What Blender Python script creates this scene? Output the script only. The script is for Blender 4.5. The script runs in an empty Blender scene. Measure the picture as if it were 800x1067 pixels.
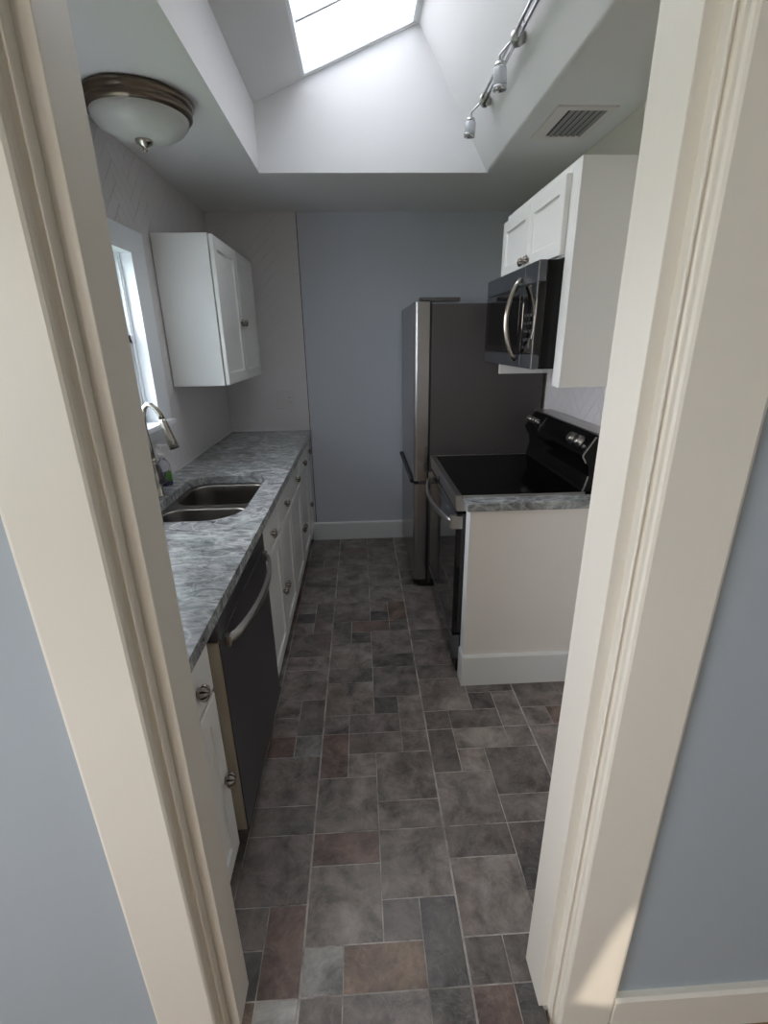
import bpy, bmesh, math, random
from mathutils import Vector, Matrix
random.seed(7)
scene = bpy.context.scene
COL = scene.collection
PI = math.pi

# ------------------------------------------------------------------ helpers
def lin(c):
    out = []
    for v in c[:3]:
        v /= 255.0
        out.append(v / 12.92 if v <= 0.04045 else ((v + 0.055) / 1.055) ** 2.4)
    return (*out, 1.0)

def nodes_of(name):
    m = bpy.data.materials.new(name)
    m.use_nodes = True
    nt = m.node_tree
    return m, nt, nt.nodes['Principled BSDF'], nt.links

def mat(name, col, rough=0.5, metal=0.0, bump=0.0, bscale=60.0, vary=0.0, vscale=3.0, coat=0.0, spec=0.5, trans=0.0, ior=1.45,
        stretch=None):
    m, nt, p, L = nodes_of(name)
    c = lin(col)
    p.inputs['Base Color'].default_value = c
    p.inputs['Roughness'].default_value = rough
    p.inputs['Metallic'].default_value = metal
    p.inputs['Coat Weight'].default_value = coat
    p.inputs['Specular IOR Level'].default_value = spec
    p.inputs['Transmission Weight'].default_value = trans
    p.inputs['IOR'].default_value = ior
    if bump or vary:
        tc = nt.nodes.new('ShaderNodeTexCoord')
        mp = nt.nodes.new('ShaderNodeMapping')
        L.new(tc.outputs['Object'], mp.inputs['Vector'])
        if stretch: mp.inputs['Scale'].default_value = stretch
    if vary:
        n = nt.nodes.new('ShaderNodeTexNoise'); n.inputs['Scale'].default_value = vscale
        n.inputs['Detail'].default_value = 5
        L.new(mp.outputs[0], n.inputs['Vector'])
        mx = nt.nodes.new('ShaderNodeMix'); mx.data_type = 'RGBA'
        mx.inputs['A'].default_value = tuple(v * (1 - vary) for v in c[:3]) + (1,)
        mx.inputs['B'].default_value = tuple(min(1, v * (1 + vary)) for v in c[:3]) + (1,)
        L.new(n.outputs['Fac'], mx.inputs['Factor'])
        L.new(mx.outputs['Result'], p.inputs['Base Color'])
    if bump:
        n = nt.nodes.new('ShaderNodeTexNoise'); n.inputs['Scale'].default_value = bscale
        n.inputs['Detail'].default_value = 3
        L.new(mp.outputs[0], n.inputs['Vector'])
        b = nt.nodes.new('ShaderNodeBump'); b.inputs['Strength'].default_value = bump
        b.inputs['Distance'].default_value = 0.004
        L.new(n.outputs['Fac'], b.inputs['Height'])
        L.new(b.outputs[0], p.inputs['Normal'])
    return m

def obj(name, bm, m, parent=None, base=None, smooth=None):
    """link a bmesh built in world coordinates as ONE mesh object"""
    off = Vector((0, 0, 0))
    if parent is not None:
        q = parent
        while q is not None:
            off += q.location; q = q.parent
    elif base is not None:
        off = Vector(base)
    me = bpy.data.meshes.new(name)
    bmesh.ops.translate(bm, verts=bm.verts, vec=-off)
    bmesh.ops.recalc_face_normals(bm, faces=bm.faces)
    bm.to_mesh(me); bm.free()
    for mm in (m if isinstance(m, (list, tuple)) else [m]):
        me.materials.append(mm)
    o = bpy.data.objects.new(name, me)
    COL.objects.link(o)
    if parent is not None: o.parent = parent
    elif base is not None: o.location = base
    return o

def thing(name, label, cat, loc, group=None):
    o = bpy.data.objects.new(name, None); COL.objects.link(o)
    o.empty_display_size = 0.05
    o.location = loc; o['label'] = label; o['category'] = cat
    if group: o['group'] = group
    return o

def tag(o, label, cat, group=None):
    o['label'] = label; o['category'] = cat
    if group: o['group'] = group
    return o

def struct(name, bm, m, parent=None):
    o = obj(name, bm, m, parent)
    if parent is None: o['kind'] = 'structure'
    return o

def B(): return bmesh.new()

def box(bm, x0, x1, y0, y1, z0, z1, bev=0.0, seg=2, mi=0):
    t = bmesh.new()
    bmesh.ops.create_cube(t, size=1)
    for v in t.verts:
        v.co = Vector(((x0 + x1) / 2 + v.co.x * (x1 - x0), (y0 + y1) / 2 + v.co.y * (y1 - y0), (z0 + z1) / 2 + v.co.z * (z1 - z0)))
    if bev:
        bmesh.ops.bevel(t, geom=list(t.edges), offset=bev, segments=seg, affect='EDGES', profile=0.5)
    for f in t.faces: f.material_index = mi
    merge(bm, t)
    return bm

def merge(bm, t):
    me = bpy.data.meshes.new('tmp'); t.to_mesh(me); t.free()
    bm.from_mesh(me); bpy.data.meshes.remove(me)

def prism(bm, pts, axis, a, b, mi=0, smooth=False):
    """extrude a 2D polygon along axis from a to b. axis x: pts=(y,z); y: pts=(x,z); z: pts=(x,y)"""
    def P(p, t):
        return {'x': (t, p[0], p[1]), 'y': (p[0], t, p[1]), 'z': (p[0], p[1], t)}[axis]
    va = [bm.verts.new(P(p, a)) for p in pts]; vb = [bm.verts.new(P(p, b)) for p in pts]
    n = len(pts)
    fs = [bm.faces.new(va), bm.faces.new(vb[::-1])]
    for i in range(n):
        f = bm.faces.new((va[i], va[(i + 1) % n], vb[(i + 1) % n], vb[i])); f.smooth = smooth; fs.append(f)
    for f in fs: f.material_index = mi
    return bm

def tube(bm, pts, r, n=14, cap=True, mi=0):
    pts = [Vector(p) for p in pts]
    rs = r if isinstance(r, (list, tuple)) else [r] * len(pts)
    rings = []
    up = None
    for i, p in enumerate(pts):
        d = (pts[min(i + 1, len(pts) - 1)] - pts[max(i - 1, 0)]).normalized()
        if up is None:
            up = Vector((0, 0, 1)) if abs(d.z) < 0.9 else Vector((0, 1, 0))
        u = d.cross(up).normalized(); w = u.cross(d).normalized(); up = w
        rings.append([bm.verts.new(p + rs[i] * (math.cos(2 * PI * k / n) * u + math.sin(2 * PI * k / n) * w)) for k in range(n)])
    for a, b in zip(rings, rings[1:]):
        for k in range(n):
            f = bm.faces.new((a[k], a[(k + 1) % n], b[(k + 1) % n], b[k])); f.smooth = True; f.material_index = mi
    if cap:
        for f in (bm.faces.new(rings[0][::-1]), bm.faces.new(rings[-1])): f.material_index = mi
    return bm

def lathe(bm, prof, c, axis=(0, 0, 1), n=32, lobes=0, depth=0.0, groove_mi=0, cap=True):
    """prof: list of (r, h) along axis from c; optional scalloped lobes"""
    ax = Vector(axis).normalized(); c = Vector(c)
    ref = Vector((0, 0, 1)) if abs(ax.z) < 0.9 else Vector((1, 0, 0))
    u = ax.cross(ref).normalized(); w = ax.cross(u)
    rings = []
    for r, h in prof:
        ring = []
        for k in range(n):
            a = 2 * PI * k / n
            rr = r * (1 - (depth * (0.5 + 0.5 * math.cos(lobes * a)) if lobes else 0))
            ring.append(bm.verts.new(c + ax * h + rr * (math.cos(a) * u + math.sin(a) * w)))
        rings.append(ring)
    for a, b in zip(rings, rings[1:]):
        for k in range(n):
            f = bm.faces.new((a[k], a[(k + 1) % n], b[(k + 1) % n], b[k])); f.smooth = True
            if lobes and groove_mi:
                ang = 2 * PI * (k + 0.5) / n
                if math.cos(lobes * ang) > 0.45: f.material_index = groove_mi
    if cap:
        bm.faces.new(rings[0][::-1]); bm.faces.new(rings[-1])
    return bm

def shaker(bm, s, xf, y0, y1, z0, z1, th=0.02, rail=0.058, rec=0.008, ch=0.007, b=0.0025):
    """framed, recessed panel door: front plane x=xf facing s*x"""
    def loop(d, x): return [bm.verts.new((x, y, z)) for y, z in ((y0 + d, z0 + d), (y1 - d, z0 + d), (y1 - d, z1 - d), (y0 + d, z1 - d))]
    ls = [loop(0, xf - s * th), loop(0, xf - s * b), loop(b, xf), loop(rail, xf), loop(rail + ch * 0.3, xf - s * rec * 0.6), loop(rail + ch, xf - s * rec)]
    for a, c in zip(ls, ls[1:]):
        for k in range(4): bm.faces.new((a[k], a[(k + 1) % 4], c[(k + 1) % 4], c[k]))
    bm.faces.new(ls[0][::-1]); bm.faces.new(ls[-1])
    return bm

def rrect(x0, x1, y0, y1, r, n=8):
    r = r if isinstance(r, (list, tuple)) else [r] * 4
    out = []
    for (cx, cy, a0), q in zip(((x1, y1, 0), (x0, y1, 90), (x0, y0, 180), (x1, y0, 270)), r):
        ccx = cx - q if cx == x1 else cx + q
        ccy = cy - q if cy == y1 else cy + q
        for k in range(n + 1):
            a = math.radians(a0 + 90 * k / n)
            out.append((ccx + q * math.cos(a), ccy + q * math.sin(a)))
    return out

def plate(bm, outer, holes, z0, z1):
    """flat slab with holes, triangulated caps"""
    tops = []
    for z in (z0, z1):
        es = []; loops = []
        for lp in [outer] + holes:
            vs = [bm.verts.new((x, y, z)) for x, y in lp]
            es += [bm.edges.new((vs[i], vs[(i + 1) % len(vs)])) for i in range(len(vs))]
            loops.append(vs)
        bmesh.ops.triangle_fill(bm, use_beauty=True, use_dissolve=False, edges=es)
        tops.append(loops)
    for a, b in zip(*tops):
        n = len(a)
        for i in range(n):
            bm.faces.new((a[i], a[(i + 1) % n], b[(i + 1) % n], b[i]))
    return bm

def clip(poly, x0, x1, y0, y1):
    def cut(p, f, inter):
        o = []
        for i in range(len(p)):
            a, b = p[i], p[(i + 1) % len(p)]
            if f(a): o.append(a)
            if f(a) != f(b): o.append(inter(a, b))
        return o
    def ix(v): return lambda a, b: (v, a[1] + (b[1] - a[1]) * (v - a[0]) / (b[0] - a[0]))
    def iy(v): return lambda a, b: (a[0] + (b[0] - a[0]) * (v - a[1]) / (b[1] - a[1]), v)
    for f, it in ((lambda p: p[0] >= x0, ix(x0)), (lambda p: p[0] <= x1, ix(x1)), (lambda p: p[1] >= y0, iy(y0)), (lambda p: p[1] <= y1, iy(y1))):
        if len(poly) < 3: return []
        poly = cut(poly, f, it)
    return poly

def herring(bm, rects, place, w=0.056, L=4, gap=0.0016, th=0.002):
    """herringbone tiles clipped to rectangles (u,v); place(u,v,h)->3D"""
    us = [r[0] for r in rects] + [r[1] for r in rects]; vs = [r[2] for r in rects] + [r[3] for r in rects]
    umin, umax, vmin, vmax = min(us), max(us), min(vs), max(vs)
    R = int((umax - umin + vmax - vmin) / w) + 12
    cs = math.sqrt(0.5)
    cu, cv = (umin + umax) / 2, (vmin + vmax) / 2
    for i in range(-R, R):
        for j in range(-R, R):
            m = (i - j) % (2 * L)
            if m == 0: rc = (i, i + L, j, j + 1)
            elif m == 2 * L - 1: rc = (i, i + 1, j, j + L)
            else: continue
            a, b, c, d = (q * w for q in rc)
            g = gap / 2
            p = [(a + g, c + g), (b - g, c + g), (b - g, d - g), (a + g, d - g)]
            p = [(cu + (x - y) * cs, cv + (x + y) * cs) for x, y in p]
            if max(q[0] for q in p) < umin or min(q[0] for q in p) > umax or max(q[1] for q in p) < vmin or min(q[1] for q in p) > vmax: continue
            for r in rects:
                q = clip(p, *r)
                if len(q) < 3: continue
                ar = sum(q[k][0] * q[(k + 1) % len(q)][1] - q[(k + 1) % len(q)][0] * q[k][1] for k in range(len(q)))
                if abs(ar) < 2e-5: continue
                lo = [bm.verts.new(place(x, y, 0)) for x, y in q]; hi = [bm.verts.new(place(x, y, th)) for x, y in q]
                n = len(q)
                try:
                    bm.faces.new(hi)
                    for k in range(n): bm.faces.new((lo[k], lo[(k + 1) % n], hi[(k + 1) % n], hi[k]))
                except ValueError: pass

# ------------------------------------------------------------------ materials
M = {}
M['paint'] = mat('blue_grey_wall_paint', (200, 204, 212), 0.6, bump=0.08, bscale=180)
M['kitchen_white'] = mat('warm_white_kitchen_paint', (214, 208, 200), 0.6, bump=0.08, bscale=180)
M['near_paint'] = mat('grey_dining_wall_paint', (166, 175, 182), 0.6, bump=0.08, bscale=180)
M['ceil'] = mat('white_ceiling_paint', (226, 226, 226), 0.7, bump=0.12, bscale=120)
M['tile'] = mat('white_glazed_herringbone_tile', (218, 215, 216), 0.32, bump=0.05, bscale=8)
M['cab'] = mat('white_cabinet_paint', (232, 232, 229), 0.38, bump=0.03, bscale=90)
M['dark_gap'] = mat('dark_gap', (26, 24, 22), 0.8)
M['trim'] = mat('cream_trim_paint', (226, 221, 210), 0.34, bump=0.14, bscale=35, stretch=(1, 1, 0.12))
M['base'] = mat('white_baseboard_paint', (226, 228, 228), 0.4)
M['panel'] = mat('warm_white_panel_paint', (234, 230, 225), 0.5, bump=0.05, bscale=90)
M['winwhite'] = mat('white_window_vinyl', (236, 240, 244), 0.35)
M['steel'] = mat('brushed_steel', (176, 174, 170), 0.3, 1.0, bump=0.03, bscale=400, stretch=(1, 1, 0.03))
M['sink_steel'] = mat('sink_steel', (128, 124, 120), 0.34, 1.0, bump=0.03, bscale=300, stretch=(1, 0.05, 1))
M['nickel'] = mat('brushed_nickel', (190, 184, 174), 0.24, 1.0)
M['dark_steel'] = mat('black_stainless_steel', (98, 98, 104), 0.34, 0.8, bump=0.02, bscale=400, stretch=(1, 1, 0.03))
M['fridge_front'] = mat('fridge_stainless_front', (168, 166, 166), 0.27, 1.0, bump=0.02, bscale=300, stretch=(1, 1, 0.03))
M['fridge_side'] = mat('charcoal_fridge_side', (78, 75, 74), 0.42, 0.1, bump=0.06, bscale=500)
M['black_glass'] = mat('black_glass', (9, 9, 11), 0.05, coat=0.4)
M['cooktop'] = mat('black_ceramic_glass', (6, 6, 7), 0.07, spec=0.22)
M['black'] = mat('black_plastic', (16, 16, 17), 0.45)
M['black_gloss'] = mat('glossy_black_enamel', (10, 10, 11), 0.25, spec=0.25)
M['key'] = mat('dim_key_print', (58, 58, 62), 0.4)
M['grey_band'] = mat('black_stainless_band', (104, 107, 114), 0.28, 0.8)
M['bronze'] = mat('antique_bronze', (120, 108, 96), 0.3, 0.95, vary=0.35, vscale=14)
M['alabaster'] = mat('frosted_white_glass', (196, 197, 192), 0.3, vary=0.06, vscale=5, coat=0.15)
M['pewter'] = mat('pewter_knob', (168, 161, 152), 0.3, 0.85)
M['groove'] = mat('dark_groove', (30, 26, 24), 0.6, 0.3)  # near-black colour for faces between knob lobes and for outlet slots
M['chrome'] = mat('chrome', (205, 206, 210), 0.1, 1.0)
M['frost'] = mat('frosted_spot_glass', (226, 230, 236), 0.3, trans=0.35)
M['lens'] = mat('bulb_lens', (120, 126, 120), 0.1, coat=0.5)
M['vent'] = mat('white_vent_metal', (224, 220, 216), 0.6)
M['vent_slat'] = mat('grey_vent_slat', (150, 148, 146), 0.4, 0.3)
M['plastic'] = mat('white_switch_plastic', (214, 212, 212), 0.3)
M['purple'] = mat('purple_soap', (86, 74, 128), 0.15, trans=0.25)
M['clear'] = mat('clear_plastic', (226, 228, 238), 0.08, trans=0.9, ior=1.2)
M['green'] = mat('green_leaf_label', (86, 138, 66), 0.4)
M['white_pl'] = mat('white_pump_plastic', (232, 232, 232), 0.35)
M['wood'] = mat('oak_dining_floor', (150, 116, 84), 0.35, vary=0.2, vscale=6, stretch=(8, 0.8, 1))
M['roof'] = mat('grey_roof', (120, 118, 114), 0.9)
M['outside'] = mat('pale_sun_block', (196, 204, 216), 0.9, bump=0.3, bscale=30)  # finish of the added sun block
M['grass'] = mat('lawn', (84, 104, 62), 0.95, vary=0.3, vscale=2)

def glass_mat(nm='window_glass', tint=(0.96, 0.98, 1, 1)):
    m, nt, p, L = nodes_of(nm)
    nt.nodes.remove(p)
    out = nt.nodes['Material Output']
    tr = nt.nodes.new('ShaderNodeBsdfTransparent'); tr.inputs[0].default_value = tint
    gl = nt.nodes.new('ShaderNodeBsdfGlossy'); gl.inputs['Roughness'].default_value = 0.02
    mx = nt.nodes.new('ShaderNodeMixShader'); fr = nt.nodes.new('ShaderNodeMapRange'); lw = nt.nodes.new('ShaderNodeLayerWeight'); lw.inputs['Blend'].default_value = 0.5
    L.new(lw.outputs['Facing'], fr.inputs['Value']); fr.inputs['From Min'].default_value = 0.5; fr.inputs['To Min'].default_value = 0.03; fr.inputs['To Max'].default_value = 0.22
    L.new(fr.outputs[0], mx.inputs[0]); L.new(tr.outputs[0], mx.inputs[1]); L.new(gl.outputs[0], mx.inputs[2])
    L.new(mx.outputs[0], out.inputs[0])
    return m
M['glass'] = glass_mat()
M['sky_glass'] = glass_mat('tinted_skylight_glass', (0.63, 0.635, 0.645, 1))

def granite():
    m, nt, p, L = nodes_of('veined_grey_granite')
    N = nt.nodes.new
    tc = N('ShaderNodeTexCoord'); mp = N('ShaderNodeMapping')
    mp.inputs['Rotation'].default_value = (0, 0, math.radians(28)); mp.inputs['Scale'].default_value = (1.0, 1.9, 1.5)
    L.new(tc.outputs['Object'], mp.inputs[0])
    big = N('ShaderNodeTexNoise'); big.inputs['Scale'].default_value = 2.2; big.inputs['Detail'].default_value = 4; big.inputs['Distortion'].default_value = 1.2
    L.new(mp.outputs[0], big.inputs[0])
    med = N('ShaderNodeTexNoise'); med.inputs['Scale'].default_value = 12; med.inputs['Detail'].default_value = 10; med.inputs['Roughness'].default_value = 0.76; med.inputs['Distortion'].default_value = 1.3
    L.new(mp.outputs[0], med.inputs[0])
    r1 = N('ShaderNodeValToRGB'); e = r1.color_ramp.elements
    e[0].position = 0.34; e[0].color = lin((72, 73, 75)); e[1].position = 0.70; e[1].color = lin((200, 202, 202))
    x = r1.color_ramp.elements.new(0.5); x.color = lin((146, 148, 150))
    L.new(med.outputs['Fac'], r1.inputs[0])
    r2 = N('ShaderNodeValToRGB'); e = r2.color_ramp.elements
    e[0].position = 0.38; e[0].color = lin((152, 150, 153)); e[1].position = 0.62; e[1].color = lin((158, 173, 168))
    L.new(big.outputs['Fac'], r2.inputs[0])
    mul = N('ShaderNodeMix'); mul.data_type = 'RGBA'; mul.blend_type = 'OVERLAY'; mul.inputs['Factor'].default_value = 0.4
    L.new(r1.outputs[0], mul.inputs['A']); L.new(r2.outputs[0], mul.inputs['B'])
    # white veins
    wv = N('ShaderNodeTexNoise'); wv.inputs['Scale'].default_value = 3.4; wv.inputs['Detail'].default_value = 6; wv.inputs['Distortion'].default_value = 1.6
    L.new(mp.outputs[0], wv.inputs[0])
    sub = N('ShaderNodeMath'); sub.operation = 'SUBTRACT'; sub.inputs[1].default_value = 0.5; L.new(wv.outputs['Fac'], sub.inputs[0])
    ab = N('ShaderNodeMath'); ab.operation = 'ABSOLUTE'; L.new(sub.outputs[0], ab.inputs[0])
    r3 = N('ShaderNodeValToRGB'); e = r3.color_ramp.elements
    e[0].position = 0.0; e[0].color = (.7, .7, .7, 1); e[1].position = 0.035; e[1].color = (0, 0, 0, 1)
    L.new(ab.outputs[0], r3.inputs[0])
    br = N('ShaderNodeMath'); br.operation = 'MULTIPLY'; L.new(r3.outputs[0], br.inputs[0]); L.new(med.outputs['Fac'], br.inputs[1])
    vm = N('ShaderNodeMix'); vm.data_type = 'RGBA'; L.new(br.outputs[0], vm.inputs['Factor']); L.new(mul.outputs['Result'], vm.inputs['A']); vm.inputs['B'].default_value = lin((226, 228, 226))
    L.new(vm.outputs['Result'], p.inputs['Base Color'])
    p.inputs['Roughness'].default_value = 0.2
    return m
M['granite'] = granite()

def slate():
    m, nt, p, L = nodes_of('slate_look_floor_tile')
    N = nt.nodes.new
    tc = N('ShaderNodeTexCoord'); at = N('ShaderNodeAttribute'); at.attribute_name = 'tile_colour'
    sd = N('ShaderNodeAttribute'); sd.attribute_name = 'tile_seed'
    cmb = N('ShaderNodeCombineXYZ'); L.new(sd.outputs['Fac'], cmb.inputs[2])
    add = N('ShaderNodeVectorMath'); add.operation = 'ADD'; L.new(tc.outputs['Object'], add.inputs[0]); L.new(cmb.outputs[0], add.inputs[1])
    n1 = N('ShaderNodeTexNoise'); n1.inputs['Scale'].default_value = 9; n1.inputs['Detail'].default_value = 10; n1.inputs['Roughness'].default_value = 0.7; n1.inputs['Distortion'].default_value = 0.35
    L.new(add.outputs[0], n1.inputs[0])
    r = N('ShaderNodeValToRGB'); e = r.color_ramp.elements
    e[0].position = 0.33; e[0].color = (0.40, 0.39, 0.38, 1); e[1].position = 0.67; e[1].color = (2.2, 2.18, 2.17, 1)
    L.new(n1.outputs['Fac'], r.inputs[0])
    mul = N('ShaderNodeMix'); mul.data_type = 'RGBA'; mul.blend_type = 'MULTIPLY'; mul.inputs['Factor'].default_value = 1
    L.new(at.outputs['Color'], mul.inputs['A']); L.new(r.outputs[0], mul.inputs['B'])
    # rusty brown clouds
    n2 = N('ShaderNodeTexNoise'); n2.inputs['Scale'].default_value = 3.6; n2.inputs['Detail'].default_value = 4; n2.inputs['Distortion'].default_value = 0.8
    add2 = N('ShaderNodeVectorMath'); add2.operation = 'ADD'; add2.inputs[1].default_value = (3.3, 8.1, 0); L.new(add.outputs[0], add2.inputs[0]); L.new(add2.outputs[0], n2.inputs[0])
    r2 = N('ShaderNodeValToRGB'); e = r2.color_ramp.elements
    e[0].position = 0.56; e[0].color = (0, 0, 0, 1); e[1].position = 0.70; e[1].color = (0.55, 0.55, 0.55, 1)
    L.new(n2.outputs['Fac'], r2.inputs[0])
    mx = N('ShaderNodeMix'); mx.data_type = 'RGBA'; L.new(r2.outputs[0], mx.inputs['Factor']); L.new(mul.outputs['Result'], mx.inputs['A']); mx.inputs['B'].default_value = lin((104, 86, 78))
    L.new(mx.outputs['Result'], p.inputs['Base Color'])
    # thin pale cleft lines
    n3 = N('ShaderNodeTexNoise'); n3.inputs['Scale'].default_value = 11; n3.inputs['Detail'].default_value = 7; n3.inputs['Roughness'].default_value = 0.65; n3.inputs['Distortion'].default_value = 0.6
    L.new(add2.outputs[0], n3.inputs[0])
    sb = N('ShaderNodeMath'); sb.operation = 'SUBTRACT'; sb.inputs[1].default_value = 0.5; L.new(n3.outputs['Fac'], sb.inputs[0])
    ab = N('ShaderNodeMath'); ab.operation = 'ABSOLUTE'; L.new(sb.outputs[0], ab.inputs[0])
    r3 = N('ShaderNodeValToRGB'); e = r3.color_ramp.elements
    e[0].position = 0.0; e[0].color = (0.30, 0.30, 0.30, 1); e[1].position = 0.02; e[1].color = (0, 0, 0, 1)
    L.new(ab.outputs[0], r3.inputs[0])
    mk = N('ShaderNodeMath'); mk.operation = 'MULTIPLY'; L.new(r3.outputs[0], mk.inputs[0]); L.new(n2.outputs['Fac'], mk.inputs[1])
    mv = N('ShaderNodeMix'); mv.data_type = 'RGBA'; L.new(mk.outputs[0], mv.inputs['Factor']); L.new(mx.outputs['Result'], mv.inputs['A']); mv.inputs['B'].default_value = lin((176, 172, 168))
    L.new(mv.outputs['Result'], p.inputs['Base Color'])
    p.inputs['Roughness'].default_value = 0.36
    b = N('ShaderNodeBump'); b.inputs['Strength'].default_value = 0.18; b.inputs['Distance'].default_value = 0.004
    L.new(n1.outputs['Fac'], b.inputs['Height']); L.new(b.outputs[0], p.inputs['Normal'])
    return m
M['slate'] = slate()

# ------------------------------------------------------------------ room shell
XL, XR, YB, ZC = -0.985, 1.08, 3.66, 2.36
JL, JR = -0.333, 0.393          # faces of the doorway jambs
YN0, YN1 = 0.645, 0.76          # partition between dining room and kitchen

# floor -----------------------------------------------------------
def make_floor():
    bm = B()
    colL = bm.loops.layers.float_color.new('tile_colour')
    seedL = bm.faces.layers.float.new('tile_seed')
    X0, U, Y0, V = -0.2, 0.109, 0.714, 0.1057
    G = (106, 100, 97); D = (95, 90, 87); K = (76, 73, 72); W_ = (122, 121, 119); R = (99, 83, 77); Bn = (103, 87, 75); LG = (113, 107, 103)
    T = [(0,-2,1,2,D),(1,-2,2,2,G),(3,-2,1,2,D),(0,0,1,1,W_),(1,0,2,1,Bn),(3,0,1,2,K),(0,1,2,2,LG),(2,1,1,1,D),(2,2,2,2,LG),(0,3,2,1,R),(0,4,2,2,LG),(2,4,2,1,G),
         (2,5,2,2,G),(1,7,2,1,D),(3,7,1,1,G),(0,6,1,2,R),(1,6,1,1,LG),(0,8,1,1,G),(1,8,2,1,G),(3,8,1,2,LG),(2,9,1,1,K),(2,10,2,2,D),(0,9,2,2,LG),(0,11,2,1,D),
         (0,12,2,2,LG),(2,12,2,1,D),(2,13,2,2,G),(0,14,1,1,D),(0,15,1,1,D),(1,14,1,1,D),(1,15,2,1,R),(3,15,1,1,G),(0,16,2,2,G),(0,18,2,2,G),(2,16,1,1,K),(3,16,1,2,Bn),
         (2,17,1,1,LG),(2,18,2,2,LG),(0,20,2,3,G),(2,20,2,3,G),(0,23,4,1,G),(0,24,2,2,D),(2,24,2,2,D),(0,26,2,2,G),(2,26,2,2,D),
         (-1,-2,1,2,W_),(-2,-2,1,2,Bn),(-1,0,1,2,R),(-2,1,1,1,G),(-2,0,1,1,K),(-2,2,2,2,G),(-2,4,2,1,D),(-2,5,2,2,G),(-2,7,1,1,R),(-1,7,1,1,W_),(-1,8,1,2,D),(-2,8,1,1,G),
         (-2,9,1,1,G),(-2,10,2,2,G),(-2,12,2,1,G),(-2,13,2,2,D),(-2,15,1,1,G),(-1,15,1,1,G),(-1,16,1,2,D),(-2,16,1,1,K),(-2,17,1,1,G),(-2,18,2,2,G),(-2,20,2,1,D),(-2,21,2,2,G),
         (-2,23,1,1,K),(-1,23,1,1,D),(-2,24,2,2,G),(-2,26,2,2,D),
         (4,-2,1,2,R),(5,-2,1,2,K),(4,0,1,1,D),(5,0,1,1,D),(4,1,2,2,LG),(4,3,2,1,D),(6,2,2,2,K),(6,4,2,1,D),(4,4,2,2,G),(6,5,2,2,D),(4,6,1,2,D),(5,6,1,1,LG),(5,7,2,1,LG),
         (7,7,1,1,G),(4,8,1,1,D),(5,8,2,1,D),(7,8,1,2,G),(6,9,1,1,K),(4,9,2,2,LG),(4,11,2,1,D),(6,10,2,1,D),(4,12,2,2,G),(4,14,2,1,G),(4,15,2,1,G),(4,16,2,3,G),(4,19,2,1,G),
         (4,20,2,2,D),(4,22,2,2,G),(8,9,2,2,D),(8,8,1,1,G),(9,8,1,1,R),(8,5,2,3,G)]
    occ = set(); tiles = []
    for i, k, w, h, c in T:
        cells = [(i + a, k + b) for a in range(w) for b in range(h)]
        if any(q in occ for q in cells):
            continue
        occ.update(cells); tiles.append((i, k, w, h, c))
    rnd = random.Random(3)
    for k in range(-2, 29):
        for i in range(-8, 13):
            if (i, k) in occ: continue
            for w, h in rnd.sample([(2, 2), (2, 1), (1, 2)], 3) + [(1, 1)]:
                cells = [(i + a, k + b) for a in range(w) for b in range(h)]
                if all(q not in occ for q in cells) and i + w <= 13:
                    break
            occ.update(cells); tiles.append((i, k, w, h, rnd.choice([G, G, LG, D, D, R, W_])))
    faces = []
    for i, k, w, h, c in tiles:
        x0, x1 = X0 + i * U, X0 + (i + w) * U; y0, y1 = Y0 + k * V, Y0 + (k + h) * V
        lo_x, hi_x = (XL, XR) if k >= 0 else (JL - .012, JR + .012)
        x0 = max(x0, lo_x); x1 = min(x1, hi_x); y0 = max(y0, .629); y1 = min(y1, YB)
        if k < 0: y1 = min(y1, Y0)
        if y1 - y0 < .01: continue
        if x1 - x0 < 0.01 or y1 - y0 < 0.01: continue
        g0 = 0.0034 if i % 4 == 0 else 0.0018
        g1 = 0.0034 if (i + w) % 4 == 0 else 0.0018
        g = 0.0022
        hi = [bm.verts.new((x, y, 0)) for x, y in ((x0 + g0, y0 + g), (x1 - g1, y0 + g), (x1 - g1, y1 - g), (x0 + g0, y1 - g))]
        lo = [bm.verts.new((x, y, -0.003)) for x, y in ((x0 + g0 - .001, y0 + g - .001), (x1 - g1 + .001, y0 + g - .001), (x1 - g1 + .001, y1 - g + .001), (x0 + g0 - .001, y1 - g + .001))]
        j = rnd.uniform(0.88, 1.12); cc = lin(c); cc = (cc[0] * j, cc[1] * j, cc[2] * j, 1)
        fs = [bm.faces.new(hi)] + [bm.faces.new((lo[q], lo[(q + 1) % 4], hi[(q + 1) % 4], hi[q])) for q in range(4)]
        s = rnd.uniform(0, 90)
        for f in fs:
            f[seedL] = s
            for lp in f.loops: lp[colL] = cc
    n0 = len(bm.faces)
    t = bmesh.new(); box(t, XL - .12, XR + .12, 0.66, YB + .1, -0.06, -0.0012); box(t, JL - .012, JR + .012, 0.629, 0.66, -0.049, -0.0012)
    merge(bm, t)
    bm.faces.ensure_lookup_table()
    for f in list(bm.faces)[n0:]:
        f[seedL] = 0.0
        for lp in f.loops: lp[colL] = lin((150, 146, 142))
    struct('floor', bm, M['slate'])
make_floor()
bm = B(); box(bm, -2.35, 2.5, -3.4, 0.66, -0.10, -0.05); struct('floor_dining', bm, M['wood'])

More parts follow.
